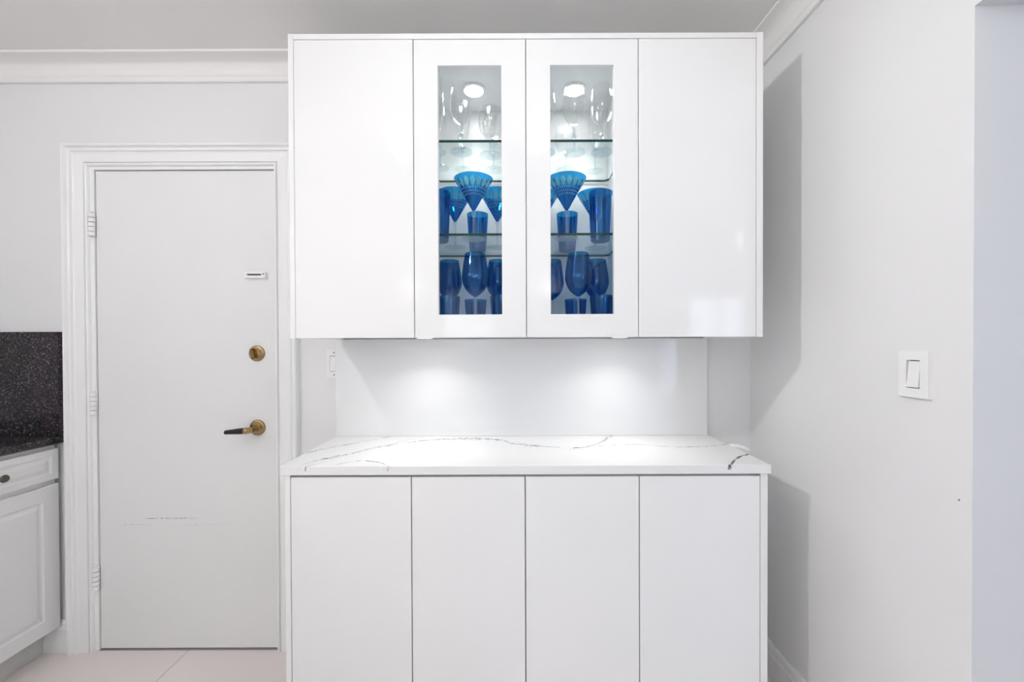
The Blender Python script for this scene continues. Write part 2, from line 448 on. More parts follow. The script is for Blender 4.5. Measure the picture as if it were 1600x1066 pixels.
# crown moulding, one mitred run round the kitchen
prof = [(0, 2.402), (0.012, 2.402), (0.015, 2.406), (0.015, 2.420), (0.019, 2.424), (0.022, 2.431), (0.022, 2.437)]
for k in range(1, 9):
    a = R(90) * k / 8
    prof.append((0.026 + 0.056 * (1 - math.cos(a)), 2.440 + 0.036 * math.sin(a)))
prof += [(0.085, 2.478), (0.085, ZC)]
bm = bmesh.new()
strip(bm, [[(XL + d, YF, z), (XL + d, YB - d, z), (XR - d, YB - d, z), (XR - d, YF, z)] for d, z in prof])
struct('trim_1', bm, 'ceiling', 'white crown moulding with cove along the ceiling', 'crown moulding', smooth=True)

# baseboards
bprof = [(0, 0.135), (0.006, 0.135), (0.010, 0.131), (0.012, 0.122), (0.012, 0.116), (0.010, 0.113), (0.0135, 0.110), (0.0135, 0.103), (0.012, 0.100), (0.016, 0.096), (0.016, 0.0)]
def base_x(name, x0, x1, label):
    bm = bmesh.new(); strip(bm, [[(x0, YB - d, z), (x1, YB - d, z)] for d, z in bprof])
    return struct(name, bm, 'trim', label, 'baseboard')
base_x('baseboard_left', XL, -1.876, 'white baseboard between kitchen cabinet and door casing')
base_x('baseboard_back', -0.901, -0.729, 'white baseboard between door casing and base cabinet')
bm = bmesh.new()
strip(bm, [[(0.817, YB - d, z), (XR - d, YB - d, z), (XR - d, OY1, z)] for d, z in bprof])
struct('baseboard_right', bm, 'trim', 'white moulded baseboard along the right-hand wall', 'baseboard')

# door casing (mitred) and jamb
CX0, CX1, CZ, CW = -1.875, -0.902, 2.141, 0.096
cprof = [(0, 0), (0, 0.026), (0.004, 0.030), (0.011, 0.030), (0.014, 0.026), (0.017, 0.019), (0.022, 0.017), (0.026, 0.022), (0.031, 0.022), (0.034, 0.015), (0.038, 0.014), (0.040, 0.0125),
         (0.077, 0.0105), (0.079, 0.003), (0.083, 0.003), (0.085, 0.0125), (0.089, 0.014), (0.093, 0.012), (0.095, 0.007), (CW, 0.004), (CW, 0)]
bm = bmesh.new()
RW = CX1 - (JX1 + 0.0)        # right casing is a little narrower
rows = []
for u, v in cprof:
    ur = u * RW / CW
    ut = u * (CZ - JZ - 0.012) / CW
    rows.append([(CX0 + u, YB - v, 0), (CX0 + u, YB - v, CZ - ut), (CX1 - ur, YB - v, CZ - ut), (CX1 - ur, YB - v, 0)])
strip(bm, rows)
struct('trim_2', bm, 'trim', 'white moulded casing around the entry door', 'door casing')
bm = bmesh.new()
for (a, b_) in ((JX0 - 0.018, JX0), (JX1, JX1 + 0.018)):
    box(bm, a, b_, YB - 0.002, YB + 0.088, 0, JZ, 0.001, 1)
box(bm, JX0 - 0.018, JX1 + 0.018, YB - 0.002, YB + 0.088, JZ, JZ + 0.018, 0.001, 1)
box(bm, CX0 + CW - 0.004, JX0 - 0.018, YB - 0.004, YB + 0.0005, 0, JZ + 0.018, 0.001, 1)
struct('trim_3', bm, 'trim', 'white jamb framing the entry door slab', 'door jamb')

# ------------------------------------------------------------------ entry door
YD = YB + 0.003               # face of the slab
door = struct('door_1', B(DX0, DX1, YD, YD + 0.045, 0.006, DZ, bev=0.0015, seg=1), 'door', 'flush white entry door with brass lever and faint scuff marks', 'door')
# hinges
def hinge(z):
    bm = bmesh.new()
    for k in range(5):
        a = -0.048 + k * 0.0196
        lathe(bm, [(0, a), (0.0105, a), (0.0118, a + 0.0012), (0.0118, a + 0.0155), (0.0105, a + 0.0167), (0, a + 0.0167)], 14)
    lathe(bm, [(0, 0.050), (0.005, 0.050), (0.0065, 0.053), (0.003, 0.057), (0, 0.058)], 12)
    box(bm, -0.020, 0.006, 0.004, 0.0075, -0.048, 0.05)
    for v in bm.verts: v.co += Vector((DX0 - 0.007, YD - 0.011, z))
    return bm
for z in (1.307 + 185 / 369.0, 1.307 - 93 / 369.0, 1.307 - 367 / 369.0):
    obj('hinge', hinge(z), 'trim', door)
# lever handle
hx, hz = 0, 0
HX = (402 - 800) / 368.0; HZ = 1.307 - (667 - 535) / 368.0
bm = bmesh.new()
lathe(bm, [(0, 0), (0.0335, 0), (0.0335, 0.004), (0.031, 0.008), (0.026, 0.010), (0.024, 0.0095), (0.014, 0.012), (0.0125, 0.016), (0, 0.016)], 40, 'Y', (HX, YD, HZ))
ros = obj('lever_handle', bm, 'brass', door, smooth=True); ros['label'] = 'antique brass lever handle with dark grip'
bm = bmesh.new()
lathe(bm, [(0.010, 0.014), (0.010, 0.045), (0.0125, 0.049), (0.0125, 0.062), (0.010, 0.066), (0, 0.066)], 24, 'Y', (HX, YD, HZ))
obj('spindle', bm, 'brass', ros, smooth=True)
# the grip: tapered, slightly flattened bar running left
bm = bmesh.new()
rows = []
for t, ry, rz in ((0.0, 0.0115, 0.0115), (0.02, 0.0125, 0.0130), (0.06, 0.0115, 0.0115), (0.10, 0.0095, 0.0095), (0.122, 0.0085, 0.0088), (0.126, 0.006, 0.006), (0.1265, 0.001, 0.001)):
    x = HX - 0.018 - t * 0.66
    rows.append([(x, YD - 0.056 + ry * math.cos(a), HZ - 0.006 * t / 0.126 - 0.002 + rz * math.sin(a)) for a in [2 * math.pi * i / 20 for i in range(20)]])
strip(bm, rows, close=True)
g = obj('grip', bm, 'dark_wood', ros, smooth=True); g['label'] = 'dark tapered lever grip'
# fix the ferrule: build it along X at the grip root
bm = bmesh.new()
lathe(bm, [(0, 0), (0.0125, 0), (0.0135, 0.003), (0.0135, 0.010), (0.011, 0.014), (0.0105, 0.020), (0, 0.020)], 24, 'X', (HX - 0.020, YD - 0.056, HZ - 0.002))
obj('ferrule', bm, 'brass', ros, smooth=True)
# deadbolt
ZB = 1.307 - (551 - 535) / 368.0
bm = bmesh.new()
lathe(bm, [(0, 0), (0.0335, 0), (0.0335, 0.004), (0.031, 0.007), (0.027, 0.008), (0.018, 0.008), (0.016, 0.011), (0, 0.011)], 40, 'Y', (HX, YD, ZB))
db = obj('deadbolt', bm, 'brass', door, smooth=True); db['label'] = 'round antique brass deadbolt with thumb turn'
bm = bmesh.new()
box(bm, -0.0045, 0.0045, -0.027, -0.009, -0.021, 0.021, 0.003)
bmesh.ops.transform(bm, matrix=Matrix.Translation((HX - 0.006, YD, ZB)) @ Matrix.Rotation(R(-18), 4, 'Y'), verts=bm.verts)
obj('thumb_turn', bm, 'brass_dark', db)
# chain track
ZT = 1.307 + (535 - 429) / 368.0
bm = bmesh.new()
xt = HX
x0, x1 = xt - 0.044, xt + 0.044
for (a, b_, c, d) in ((x0, x1, ZT + 0.004, ZT + 0.013), (x0, x1, ZT - 0.013, ZT - 0.003), (x0, x0 + 0.010, ZT - 0.003, ZT + 0.004), (x1 - 0.017, x1, ZT - 0.003, ZT + 0.004)):
    box(bm, a, b_, YD - 0.013, YD, c, d)
bmesh.ops.remove_doubles(bm, verts=bm.verts, dist=1e-5)
ct = obj('chain_track', bm, 'trim', door); ct['label'] = 'white painted chain-lock track'
obj('slot', B(x0 + 0.010, x1 - 0.017, YD - 0.002, YD - 0.0004, ZT - 0.003, ZT + 0.004), 'dark', ct)
obj('screw', lathe(bmesh.new(), [(0, 0), (0.003, 0), (0.0025, 0.0012), (0, 0.0014)], 12, 'Y', (x1 - 0.008, YD - 0.013, ZT + 0.003)), 'dark', ct)

# ------------------------------------------------------------------ wall-hung white cabinet
UX0, UX1, UYF, UZ0, UZ1 = -0.7264, 0.8218, 1.314, 1.322, 2.314
PT = 0.018
gaps = [-0.709, -0.3187, 0.0482, 0.415, 0.800]
UC = thing('wall_cabinet', 'wall-hung glossy white cabinet with two plain and two glass doors', 'cabinet', ((UX0 + UX1) / 2, YB, UZ0))
YBK = YB - 0.001
obj('side_panel', B(UX0, UX0 + PT - 0.0006, UYF, YBK, UZ0 - 0.001, UZ1, 0.0008, 1), 'lacquer', UC)
obj('side_panel', B(UX1 - 0.0218 + 0.0006, UX1, UYF, YBK, UZ0 - 0.001, UZ1, 0.0008, 1), 'lacquer', UC)
obj('top_panel', B(UX0 + PT, UX1 - 0.0218, UYF, YBK, UZ1 - 0.0185, UZ1 - 0.0005, 0.0008, 1), 'lacquer', UC)
obj('bottom_panel', B(UX0 + PT, UX1 - 0.0218, UYF + 0.022, YBK, UZ0 + 0.0075, UZ0 + PT, 0.0005, 1), 'carcass', UC)
obj('inner_top', B(UX0 + PT, UX1 - 0.0218, UYF + 0.022, YBK, UZ1 - 0.036, UZ1 - 0.019), 'carcass', UC)
obj('back_panel', B(UX0 + PT, UX1 - 0.0218, YBK - 0.006, YBK - 0.0005, UZ0 + PT + 0.0005, UZ1 - 0.0365), 'carcass', UC)
for gx in gaps[1:4]:
    obj('partition', B(gx - 0.009, gx + 0.009, UYF + 0.022, YBK - 0.0065, UZ0 + PT + 0.0005, UZ1 - 0.0365), 'carcass', UC)
dz0, dz1 = UZ0, UZ1 - 0.0205
hg = 0.0013
for k in range(4):
    a, b_ = gaps[k] + hg, gaps[k + 1] - hg
    if k in (0, 3):
        d = obj('door', B(a, b_, UYF, UYF + 0.019, dz0, dz1, 0.0012, 2), 'lacquer', UC)
    else:
        # glazed door: frame with a rebated opening
        sw, tr, br = 0.0785, 0.084, 0.076
        oa, ob, oc, od = a + sw, b_ - sw, dz0 + br, dz1 - tr
        bm = bmesh.new()
        def ring(x0, x1, z0, z1, y): return [bm.verts.new(p) for p in ((x0, y, z0), (x1, y, z0), (x1, y, z1), (x0, y, z1))]
        e = 0.0012
        rr = [ring(a, b_, dz0, dz1, UYF + 0.019), ring(a, b_, dz0, dz1, UYF + e), ring(a + e, b_ - e, dz0 + e, dz1 - e, UYF),
              ring(oa - e, ob + e, oc - e, od + e, UYF), ring(oa, ob, oc, od, UYF + e), ring(oa, ob, oc, od, UYF + 0.019), ]
        rr.append(rr[0])
        for p, q in zip(rr, rr[1:]):
            for i in range(4): bm.faces.new((p[i], p[(i + 1) % 4], q[(i + 1) % 4], q[i]))
        d = obj('door', bm, 'lacquer', UC)
        d['label'] = 'white framed glass door'
        obj('pane', B(oa + 0.0004, ob - 0.0004, UYF + 0.010, UYF + 0.014, oc + 0.0004, od - 0.0004), 'pane', d)
SH = [1.669, 1.9815]          # middle height of the two glass shelves
SHT = 0.0085
for (a, b_) in ((gaps[1] + 0.0095, gaps[2] - 0.0095), (gaps[2] + 0.0095, gaps[3] - 0.0095)):
    for z in SH:
        bm = bmesh.new()
        y0, y1, c = 1.351, YBK - 0.012, 0.014
        pts = [(a, y0), (b_, y0), (b_, y1 - c), (b_ - c, y1), (a + c, y1), (a, y1 - c)]
        lo_ = [bm.verts.new((x, y, z - SHT / 2)) for x, y in pts]; hi_ = [bm.verts.new((x, y, z + SHT / 2)) for x, y in pts]
        bm.faces.new(lo_[::-1]); bm.faces.new(hi_)
        sides = []
        for i in range(6):
            j = (i + 1) % 6
            sides.append(bm.faces.new((lo_[i], lo_[j], hi_[j], hi_[i])))
        for f in sides: f.material_index = 1
        o = obj('glass_shelf', bm, 'shelf', UC); o.data.materials.append(M['shelf_edge'])
        o['label'] = 'green-edged glass shelf'
def puck(x, y, z, power, spread=180, k=1.0):
    sc = lambda pr: [(r_ * k, h_) for r_, h_ in pr]
    p = obj('puck_light', lathe(bmesh.new(), sc([(0.0275, 0), (0.033, 0), (0.034, -0.004), (0.030, -0.007), (0.0275, -0.007), (0.0275, 0)]), 32, 'Z', (x, y, z)), 'plastic', UC)
    obj('lens', lathe(bmesh.new(), sc([(0, -0.0005), (0.027, -0.0005), (0.027, -0.005), (0, -0.0055)]), 32, 'Z', (x, y, z)), 'puck', p)
    disc_light('puck_lamp', (x, y, z - 0.009), 0.027 * k, power, p, (1, 0.99, 0.975), spread)
for x in (-0.143, 0.243): puck(x, 1.549, UZ1 - 0.036, PUCK_IN_W, 88, 1.35)
for x in (-0.325, 0.400): puck(x, 1.490, UZ0 + 0.0074, PUCK_UNDER_W, 122)

# ------------------------------------------------------------------ base cabinet, worktop, splashback
BX0, BX1, BYF = -0.7275, 0.8146, 1.277
CT0 = CT - 0.0285
BC = thing('base_cabinet', 'glossy white base cabinet with four plain doors under quartz top', 'cabinet', ((BX0 + BX1) / 2, YB, 0))
bg = [-0.709, -0.323, 0.0405, 0.405, 0.791]
obj('side_panel', B(BX0, bg[0] - 0.0008, BYF, YB - 0.018, 0, CT0 - 0.0005, 0.0008, 1), 'lacquer', BC)
obj('side_panel', B(bg[4] + 0.0008, BX1, BYF, YB - 0.018, 0, CT0 - 0.0005, 0.0008, 1), 'lacquer', BC)
bm = bmesh.new()
box(bm, bg[0], bg[4], BYF + 0.024, YB - 0.02, 0.10, 0.118)
box(bm, bg[0], bg[4], BYF + 0.024, YB - 0.02, CT0 - 0.019, CT0 - 0.001)
box(bm, bg[0], bg[4], YB - 0.030, YB - 0.02, 0.118, CT0 - 0.02)
for x in bg: box(bm, max(x - 0.009, bg[0]), min(x + 0.009, bg[4]), BYF + 0.024, YB - 0.031, 0.118, CT0 - 0.02)
obj('carcass', bm, 'carcass', BC)
obj('toe_kick', B(bg[0], bg[4], BYF + 0.07, BYF + 0.085, 0.0, 0.099), 'lacquer', BC)
for k in range(4):
    obj('door', B(bg[k] + 0.0016, bg[k + 1] - 0.0016, BYF, BYF + 0.019, 0.105, CT0 - 0.0085, 0.0012, 2), 'lacquer', BC)
YCF = 1.2716
wt = tag(obj('worktop', B(-0.7405, 0.8225, YCF, YB - 0.001, CT0, CT, 0.002, 2), 'quartz'), 'white quartz worktop with dark grey veins on the base cabinet', 'worktop')
tag(obj('splashback', B(-0.740, 0.817, YB - 0.020, YB - 0.0005, CT + 0.0003, UZ0 - 0.0005, 0.001, 1), 'splash'), 'plain glossy white splashback panel between worktop and wall cabinet', 'splashback')
# small white piece in the gap at the right end of the worktop
bm = bmesh.new()
rows = []
for t, dx, dz, hw in ((0, 0, 0.000, 0.004), (0.2, 0.014, 0.003, 0.010), (0.5, 0.034, 0.002, 0.012), (0.8, 0.052, -0.005, 0.010), (1.0, 0.066, -0.014, 0.006)):
    cx, cy, cz = 0.8235 + dx, 1.52 - dx * 0.2, 0.912 + dz
    rows.append([(cx, cy - hw, cz - 0.006), (cx, cy - hw * 0.6, cz + 0.003), (cx, cy + hw * 0.6, cz + 0.003), (cx, cy + hw, cz - 0.006)])
vr = strip(bm, rows, close=True)
bm.faces.new(vr[0]); bm.faces.new(vr[-1])
for v in bm.verts: pass
tag(obj('bracket', bm, 'plastic', smooth=True), 'small white plastic piece in the gap right of the worktop', 'bracket')

# ------------------------------------------------------------------ light switches
def switch_left():
    t = thing('light_switch', 'white light switch partly covered by the splashback, beside the door', 'light switch', (-0.77, YB, 1.216))
    x0, x1, zc = (511 - 800) / 369.0, -0.7408, 1.307 - (567.5 - 535) / 369.0
    ro = (516.5 - 800) / 369.0
    bm = bmesh.new()
    y0, y1 = YB - 0.009, YB
    for a in ((x0, ro, zc - 0.060, zc + 0.060), (ro, x1, zc - 0.060, zc - 0.034), (ro, x1, zc + 0.034, zc + 0.060)):
        box(bm, a[0], a[1], y0, y1, a[2], a[3])
    obj('plate', bm, 'plastic', t)
    bm = bmesh.new(); box(bm, ro + 0.002, x1, YB - 0.0115, YB - 0.001, zc - 0.032, zc + 0.032, 0.0008, 1)
    obj('rocker', bm, 'plastic', t)
    for s in (-1, 1):
        obj('screw', lathe(bmesh.new(), [(0, 0), (0.0028, 0), (0.0022, 0.001), (0, 0.0012)], 12, 'Y', (-0.751, y0, zc + s * 0.047)), 'dark', t)
switch_left()
def switch_right():
    ya, yb, zc = 627 * XR / (658.0), 627 * XR / 611.0, 1.307 - (587.5 - 535) / 630.0
    ym = (ya + yb) / 2
    t = thing('light_switch', 'square white rocker switch on the right-hand wall', 'light switch', (XR, ym, zc))
    bm = bmesh.new()
    h, rw, rh, th = 0.058, 0.0170, 0.035, 0.0115
    x0, x1 = XR - th, XR
    box(bm, x0, x1, ya, ym - rw, zc - h, zc + h); box(bm, x0, x1, ym + rw, yb, zc - h, zc + h)
    box(bm, x0, x1, ym - rw, ym + rw, zc - h, zc - rh); box(bm, x0, x1, ym - rw, ym + rw, zc + rh, zc + h)
    bmesh.ops.remove_doubles(bm, verts=bm.verts, dist=1e-5)
    obj('plate', bm, 'plastic', t)
    obj('recess', B(XR - 0.002, XR - 0.0005, ym - rw, ym + rw, zc - rh, zc + rh), 'dark', t)
    bm = bmesh.new()
    # rocker pressed in at the top
    y0, y1, z0, z1 = ym - rw + 0.0025, ym + rw - 0.0025, zc - rh + 0.0025, zc + rh - 0.0025
    pts = [(XR - 0.0022, z0), (XR - 0.0022, z1), (XR - 0.0070, z1), (XR - 0.0105, zc), (XR - 0.0145, z0)]
    strip(bm, [[(x, y0, z) for x, z in pts], [(x, y1, z) for x, z in pts]], close=True)
    bm.verts.ensure_lookup_table()
    bm.faces.new(bm.verts[:5]); bm.faces.new(bm.verts[5:])
    obj('rocker', bm, 'plastic', t)
switch_right()
nx = 627 * XR / 700.0
bm = lathe(bmesh.new(), [(0, 0), (0.0016, 0), (0.0016, 0.001), (0, 0.0014)], 10)
bmesh.ops.transform(bm, matrix=Matrix.Translation((XR, nx, 1.307 - 250 / 694.0)) @ Matrix.Rotation(R(-90), 4, 'Y'), verts=bm.verts)
tag(obj('nail', bm, 'dark'), 'tiny dark nail head low on the right-hand wall', 'nail')

# ------------------------------------------------------------------ kitchen counter at the left
KX = -1.908                    # door faces
ky1, kmid, ky0 = 1.688, 1.288, 0.888
KC = thing('kitchen_cabinet', 'white raised-panel kitchen cabinet under black granite counter', 'cabinet', (-2.2, (ky0 + ky1) / 2, 0))
obj('carcass', B(XL + 0.002, KX - 0.020, ky0, ky1 - 0.002, 0.105, 0.885), 'thermofoil', KC)
obj('toe_kick', B(XL + 0.002, -1.985, ky0, ky1 - 0.004, 0.0, 0.1045), 'toe', KC)
def raised(y0, y1, z0, z1, m):
    """raised panel front facing +X"""
    bm = bmesh.new()
    def ring(d, x): return [bm.verts.new(p) for p in ((x, y0 + d, z0 + d), (x, y1 - d, z0 + d), (x, y1 - d, z1 - d), (x, y0 + d, z1 - d))]
    rr = [ring(0, KX - 0.0195), ring(0, KX - 0.003), ring(0.003, KX), ring(m, KX), ring(m + 0.005, KX - 0.0045), ring(m + 0.011, KX - 0.005), ring(m + 0.024, KX - 0.0005), ring(m + 0.027, KX)]
    for p, q in zip(rr, rr[1:]):
        for i in range(4): bm.faces.new((p[i], p[(i + 1) % 4], q[(i + 1) % 4], q[i]))
    bm.faces.new(rr[-1]); bm.faces.new(rr[0])
    return bm
for (a, b_) in ((kmid + 0.0015, ky1 - 0.003), (ky0 + 0.003, kmid - 0.0015)):
    dr = obj('drawer', raised(a, b_, 0.742, 0.870, 0.026), 'thermofoil', KC)
    ym = (a + b_) / 2
    bm = lathe(bmesh.new(), [(0, 0), (0.006, 0), (0.0055, 0.012), (0.013, 0.017), (0.0145, 0.021), (0.012, 0.026), (0, 0.028)], 24, 'X', (KX, ym, 0.806))
    obj('knob', bm, 'bronze', dr, smooth=True)
    dd = obj('door', raised(a, b_, 0.116, 0.722, 0.058), 'thermofoil', KC)
    bm = lathe(bmesh.new(), [(0, 0), (0.006, 0), (0.0055, 0.012), (0.013, 0.017), (0.0145, 0.021), (0.012, 0.026), (0, 0.028)], 24, 'X', (KX, a + 0.03 if a > kmid else b_ - 0.03, 0.66))
    obj('knob', bm, 'bronze', dd, smooth=True)
bm = B(XL + 0.001, -1.897, ky0 - 0.01, YB - 0.0005, 0.887, 0.922)
es = [e for e in bm.edges if all(v.co.x > -1.9 for v in e.verts) and abs(e.verts[0].co.z - e.verts[1].co.z) < 1e-4]
bmesh.ops.bevel(bm, geom=es, offset=0.014, segments=5, affect='EDGES', profile=0.5)
tag(obj('granite_counter', bm, 'granite', smooth=True), 'speckled black granite counter with rounded edge on the kitchen cabinet', 'counter')
tag(obj('granite_backsplash', B(XL + 0.001, -1.902, YB - 0.019, YB - 0.0005, 0.9225, 1.358, 0.002, 2), 'granite'), 'speckled black granite backsplash upright on wall beside the door', 'backsplash')

# ------------------------------------------------------------------ ceiling lamps and added fill lamps
def globe(x, y, z, power, label, r=0.13):
    t = thing('globe_lamp', label, 'ceiling light', (x, y, ZC), 'opal globe ceiling lamps')
    obj('canopy', lathe(bmesh.new(), [(0, 0), (0.06, 0), (0.06, -0.012), (0.012, -0.02), (0.008, -0.02), (0.008, z + r - ZC), (0, z + r - ZC)], 28, 'Z', (x, y, ZC)), 'metal', t, smooth=True)
    n = 12
    pr = [(r * math.sin(math.pi * i / n), -r * math.cos(math.pi * i / n)) for i in range(n + 1)]
    pr[0] = (0, -r); pr[-1] = (0, r)
    obj('globe', lathe(bmesh.new(), pr, 28, 'Z', (x, y, z)), emis('opal_globe', (1.0, 1.0, 0.995), power / (4 * math.pi * math.pi * r ** 2)), t, smooth=True)
globe(-1.95, -0.60, 2.20, FILL_GLOBE_W, 'added opal fill globe over the kitchen counter')  # added out of view to brighten ceiling and room
globe(-1.35, 0.41, 2.39, DOOR_LAMP_W, 'small opal globe lamp in front of the entry door', 0.06)
globe(-0.60, 0.40, 2.39, ROW_LAMP_W[0], 'small opal globe lamp in front of the left cabinet doors', 0.06)
globe(0.15, 0.48, 2.39, ROW_LAMP_W[1], 'small opal globe lamp in front of the glass doors', 0.06)
globe(2.10, -0.86, 2.20, HALL_W, 'opal globe lamp in the next room')

def spotlight(p, target, power, label):
    """small adjustable ceiling spot: canopy, arm and a cylindrical head aimed at a point"""
    p = Vector(p); d = (Vector(target) - p).normalized()
    t = thing('ceiling_spotlight', label, 'spotlight', (p.x, p.y, ZC))
    obj('canopy', lathe(bmesh.new(), [(0, 0), (0.035, 0), (0.035, -0.010), (0.006, -0.016), (0.006, p.z - ZC), (0, p.z - ZC)], 24, 'Z', (p.x, p.y, ZC)), 'plastic', t, smooth=True)
    bm = lathe(bmesh.new(), [(0, -0.05), (0.030, -0.05), (0.036, -0.04), (0.036, 0.045), (0.033, 0.045), (0.030, 0.03), (0.030, -0.03), (0, -0.03)], 28)
    q = d.to_track_quat('Z', 'Y').to_matrix().to_4x4()
    bmesh.ops.transform(bm, matrix=Matrix.Translation(p) @ q, verts=bm.verts)
    obj('head', bm, 'plastic', t, smooth=True)
    ld = bpy.data.lights.new('spot', 'SPOT'); ld.energy = power; ld.spot_size = R(86); ld.spot_blend = 0.8
    ld.shadow_soft_size = 0.025; ld.color = LAMP_COL
    lo = bpy.data.objects.new('spot', ld); C.objects.link(lo); lo.parent = t
    lo.location = p + d * 0.05 - wloc(t); lo.rotation_euler = d.to_track_quat('-Z', 'Y').to_euler()
spotlight((-1.40, 0.30, 2.43), (0.72, 1.39, 1.15), SPOT_W, 'small white ceiling spotlight aimed at the cabinets')
def add_uplight(x, z, power, label):  # invented rear-wall uplight that bounces fill off the ceiling
    y = YF
    t = thing('fill_uplight', label, 'added fill lamp', (x, y, z), 'added half-round fill uplights')
    bm = bmesh.new(); n = 16
    rows = []
    for r, h in ((0.03, -0.10), (0.075, -0.06), (0.11, 0.0), (0.105, 0.0), (0.07, -0.055), (0.025, -0.092)):
        rows.append([(x + r * 1.6 * math.cos(math.pi * i / n), y + 0.001 + r * math.sin(math.pi * i / n), z + h) for i in range(n + 1)])
    strip(bm, rows)
    obj('bowl', bm, 'plastic', t, smooth=True)
    lo = disc_light('lamp', (x, y + 0.055, z - 0.02), 0.045, power, t, LAMP_COL)
    lo.rotation_euler = (R(180 - 20), 0, 0)
add_uplight(-1.25, 1.90, FILL_UPLIGHT_W, 'added white half-round fill uplight on the left of the rear wall')
add_uplight(0.45, 1.90, FILL_UPLIGHT_W * 1.4, 'added white half-round fill uplight on the right of the rear wall')

# ------------------------------------------------------------------ glassware
def shell(prof, th):
    """closed wall from an outer profile (bottom to rim): outer up, inner back down"""
    inner = [(max(r - th, 0.0), h) for r, h in prof]
    inner = [(r, h + (th if r < 1e-6 or i == 0 else 0)) for i, (r, h) in enumerate(inner)]
    return prof + inner[::-1]

def smooth_prof(pts, n=5):
    """Catmull-Rom through the points"""
    P = [pts[0]] + pts + [pts[-1]]; out = []
    for i in range(1, len(P) - 2):
        for k in range(n):
            t = k / n
            q = []
            for c in (0, 1):
                p0, p1, p2, p3 = (P[i + d][c] for d in (-1, 0, 1, 2))
                q.append(0.5 * ((2 * p1) + (p2 - p0) * t + (2 * p0 - 5 * p1 + 4 * p2 - p3) * t * t + (3 * p1 - p0 - 3 * p2 + p3) * t ** 3))
            out.append((max(q[0], 0.0), q[1]))
    out.append(pts[-1])
    return out

def stem_foot(t, h, fr, sr, top_r, knop=0.0):
    """thin flared stem and the clear disc foot under it"""
    bm = lathe(bmesh.new(), [(0, 0.0072), (fr * 0.22, 0.0072), (sr * 1.3, 0.013), (sr, 0.024), (sr, h - 0.02), (top_r, h - 0.002), (0, h)], 24)
    if knop: lathe(bm, [(0, h - 0.05), (0.007, h - 0.046), (0.0105, h - 0.038), (0.007, h - 0.030), (0, h - 0.026)], 10)
    obj('stem', bm, 'stem', t, local=True, smooth=True)
    obj('foot', lathe(bmesh.new(), [(0, 0), (fr, 0), (fr + 0.0004, 0.0008), (fr, 0.0016), (fr * 0.6, 0.004), (fr * 0.22, 0.007), (0, 0.007)], 32), 'foot', t, local=True, smooth=True)

def make_goblet():
    t = thing('wine_goblet', '', 'goblet')
    H, b0 = 0.277, 0.127
    p = smooth_prof([(0.004, b0), (0.018, b0 + 0.008), (0.036, b0 + 0.028), (0.0465, b0 + 0.058), (0.0455, b0 + 0.085), (0.041, b0 + 0.118), (0.0355, H)], 4)
    obj('bowl', lathe(bmesh.new(), shell(p, 0.0013), 40), 'blue', t, local=True, smooth=True)
    stem_foot(t, b0 + 0.001, 0.040, 0.0042, 0.009)
    return t
def make_tumbler(H, r0, r1):
    t = thing('tumbler', '', 'tumbler')
    p = [(0, 0), (r0 * 0.9, 0), (r0, 0.003), (r0 + (r1 - r0) * 0.5, H * 0.5), (r1, H)]
    obj('cup', lathe(bmesh.new(), shell(p, 0.0014), 36), 'blue', t, local=True, smooth=True)
    obj('base', lathe(bmesh.new(), [(0, 0.0025), (r0 - 0.004, 0.0025), (r0 - 0.003, 0.012), (0, 0.012)], 36), 'blue_dark', t, local=True, smooth=True)
    return t
def make_martini():
    t = thing('martini_glass', '', 'martini glass')
    H, b0, Rr = 0.212, 0.100, 0.0695
    p = smooth_prof([(0.004, b0), (0.0125, b0 + 0.014), (0.030, b0 + 0.046), (0.052, b0 + 0.084), (Rr, H)], 3)
    obj('bowl', lathe(bmesh.new(), shell(p, 0.0013), 48), 'blue', t, local=True, smooth=True)
    stem_foot(t, b0 + 0.001, 0.042, 0.0038, 0.0085)
    def rad(z):
        for (ra, za), (rb, zb) in zip(p, p[1:]):
            if za <= z <= zb: return ra + (rb - ra) * (z - za) / max(zb - za, 1e-9)
        return p[-1][0]
    bm = bmesh.new()
    def leaf(a, zc, hz, wa, off=0.0005):
        outl = []
        for u, s in ((-1, 0), (-0.7, 0.55), (-0.2, 1), (0.3, 0.85), (0.7, 0.42), (1, 0), (0.7, -0.42), (0.3, -0.85), (-0.2, -1), (-0.7, -0.55)):
            z = zc + u * hz; r = rad(z) + off; aa = a + s * wa
            outl.append(bm.verts.new((r * math.cos(aa), r * math.sin(aa), z)))
        c = bm.verts.new(((rad(zc) + off + 0.0006) * math.cos(a), (rad(zc) + off + 0.0006) * math.sin(a), zc))
        for i in range(len(outl)): bm.faces.new((c, outl[i], outl[(i + 1) % len(outl)]))
    n = 16
    for i in range(n):
        a = 2 * math.pi * i / n
        leaf(a, H - 0.024, 0.0145, 0.165)
    for row, (zc, hz, wa, nn) in enumerate(((H - 0.042, 0.0042, 0.040, 36), (H - 0.052, 0.0038, 0.040, 36), (H - 0.061, 0.0036, 0.045, 30))):
        for i in range(nn): leaf(2 * math.pi * (i + 0.5 * row) / nn, zc, hz, wa)
    o = obj('etched_petals', bm, 'etch', t, local=True); o['kind'] = 'stuff'; o['label'] = 'pale teal etched petal pattern'
    return t
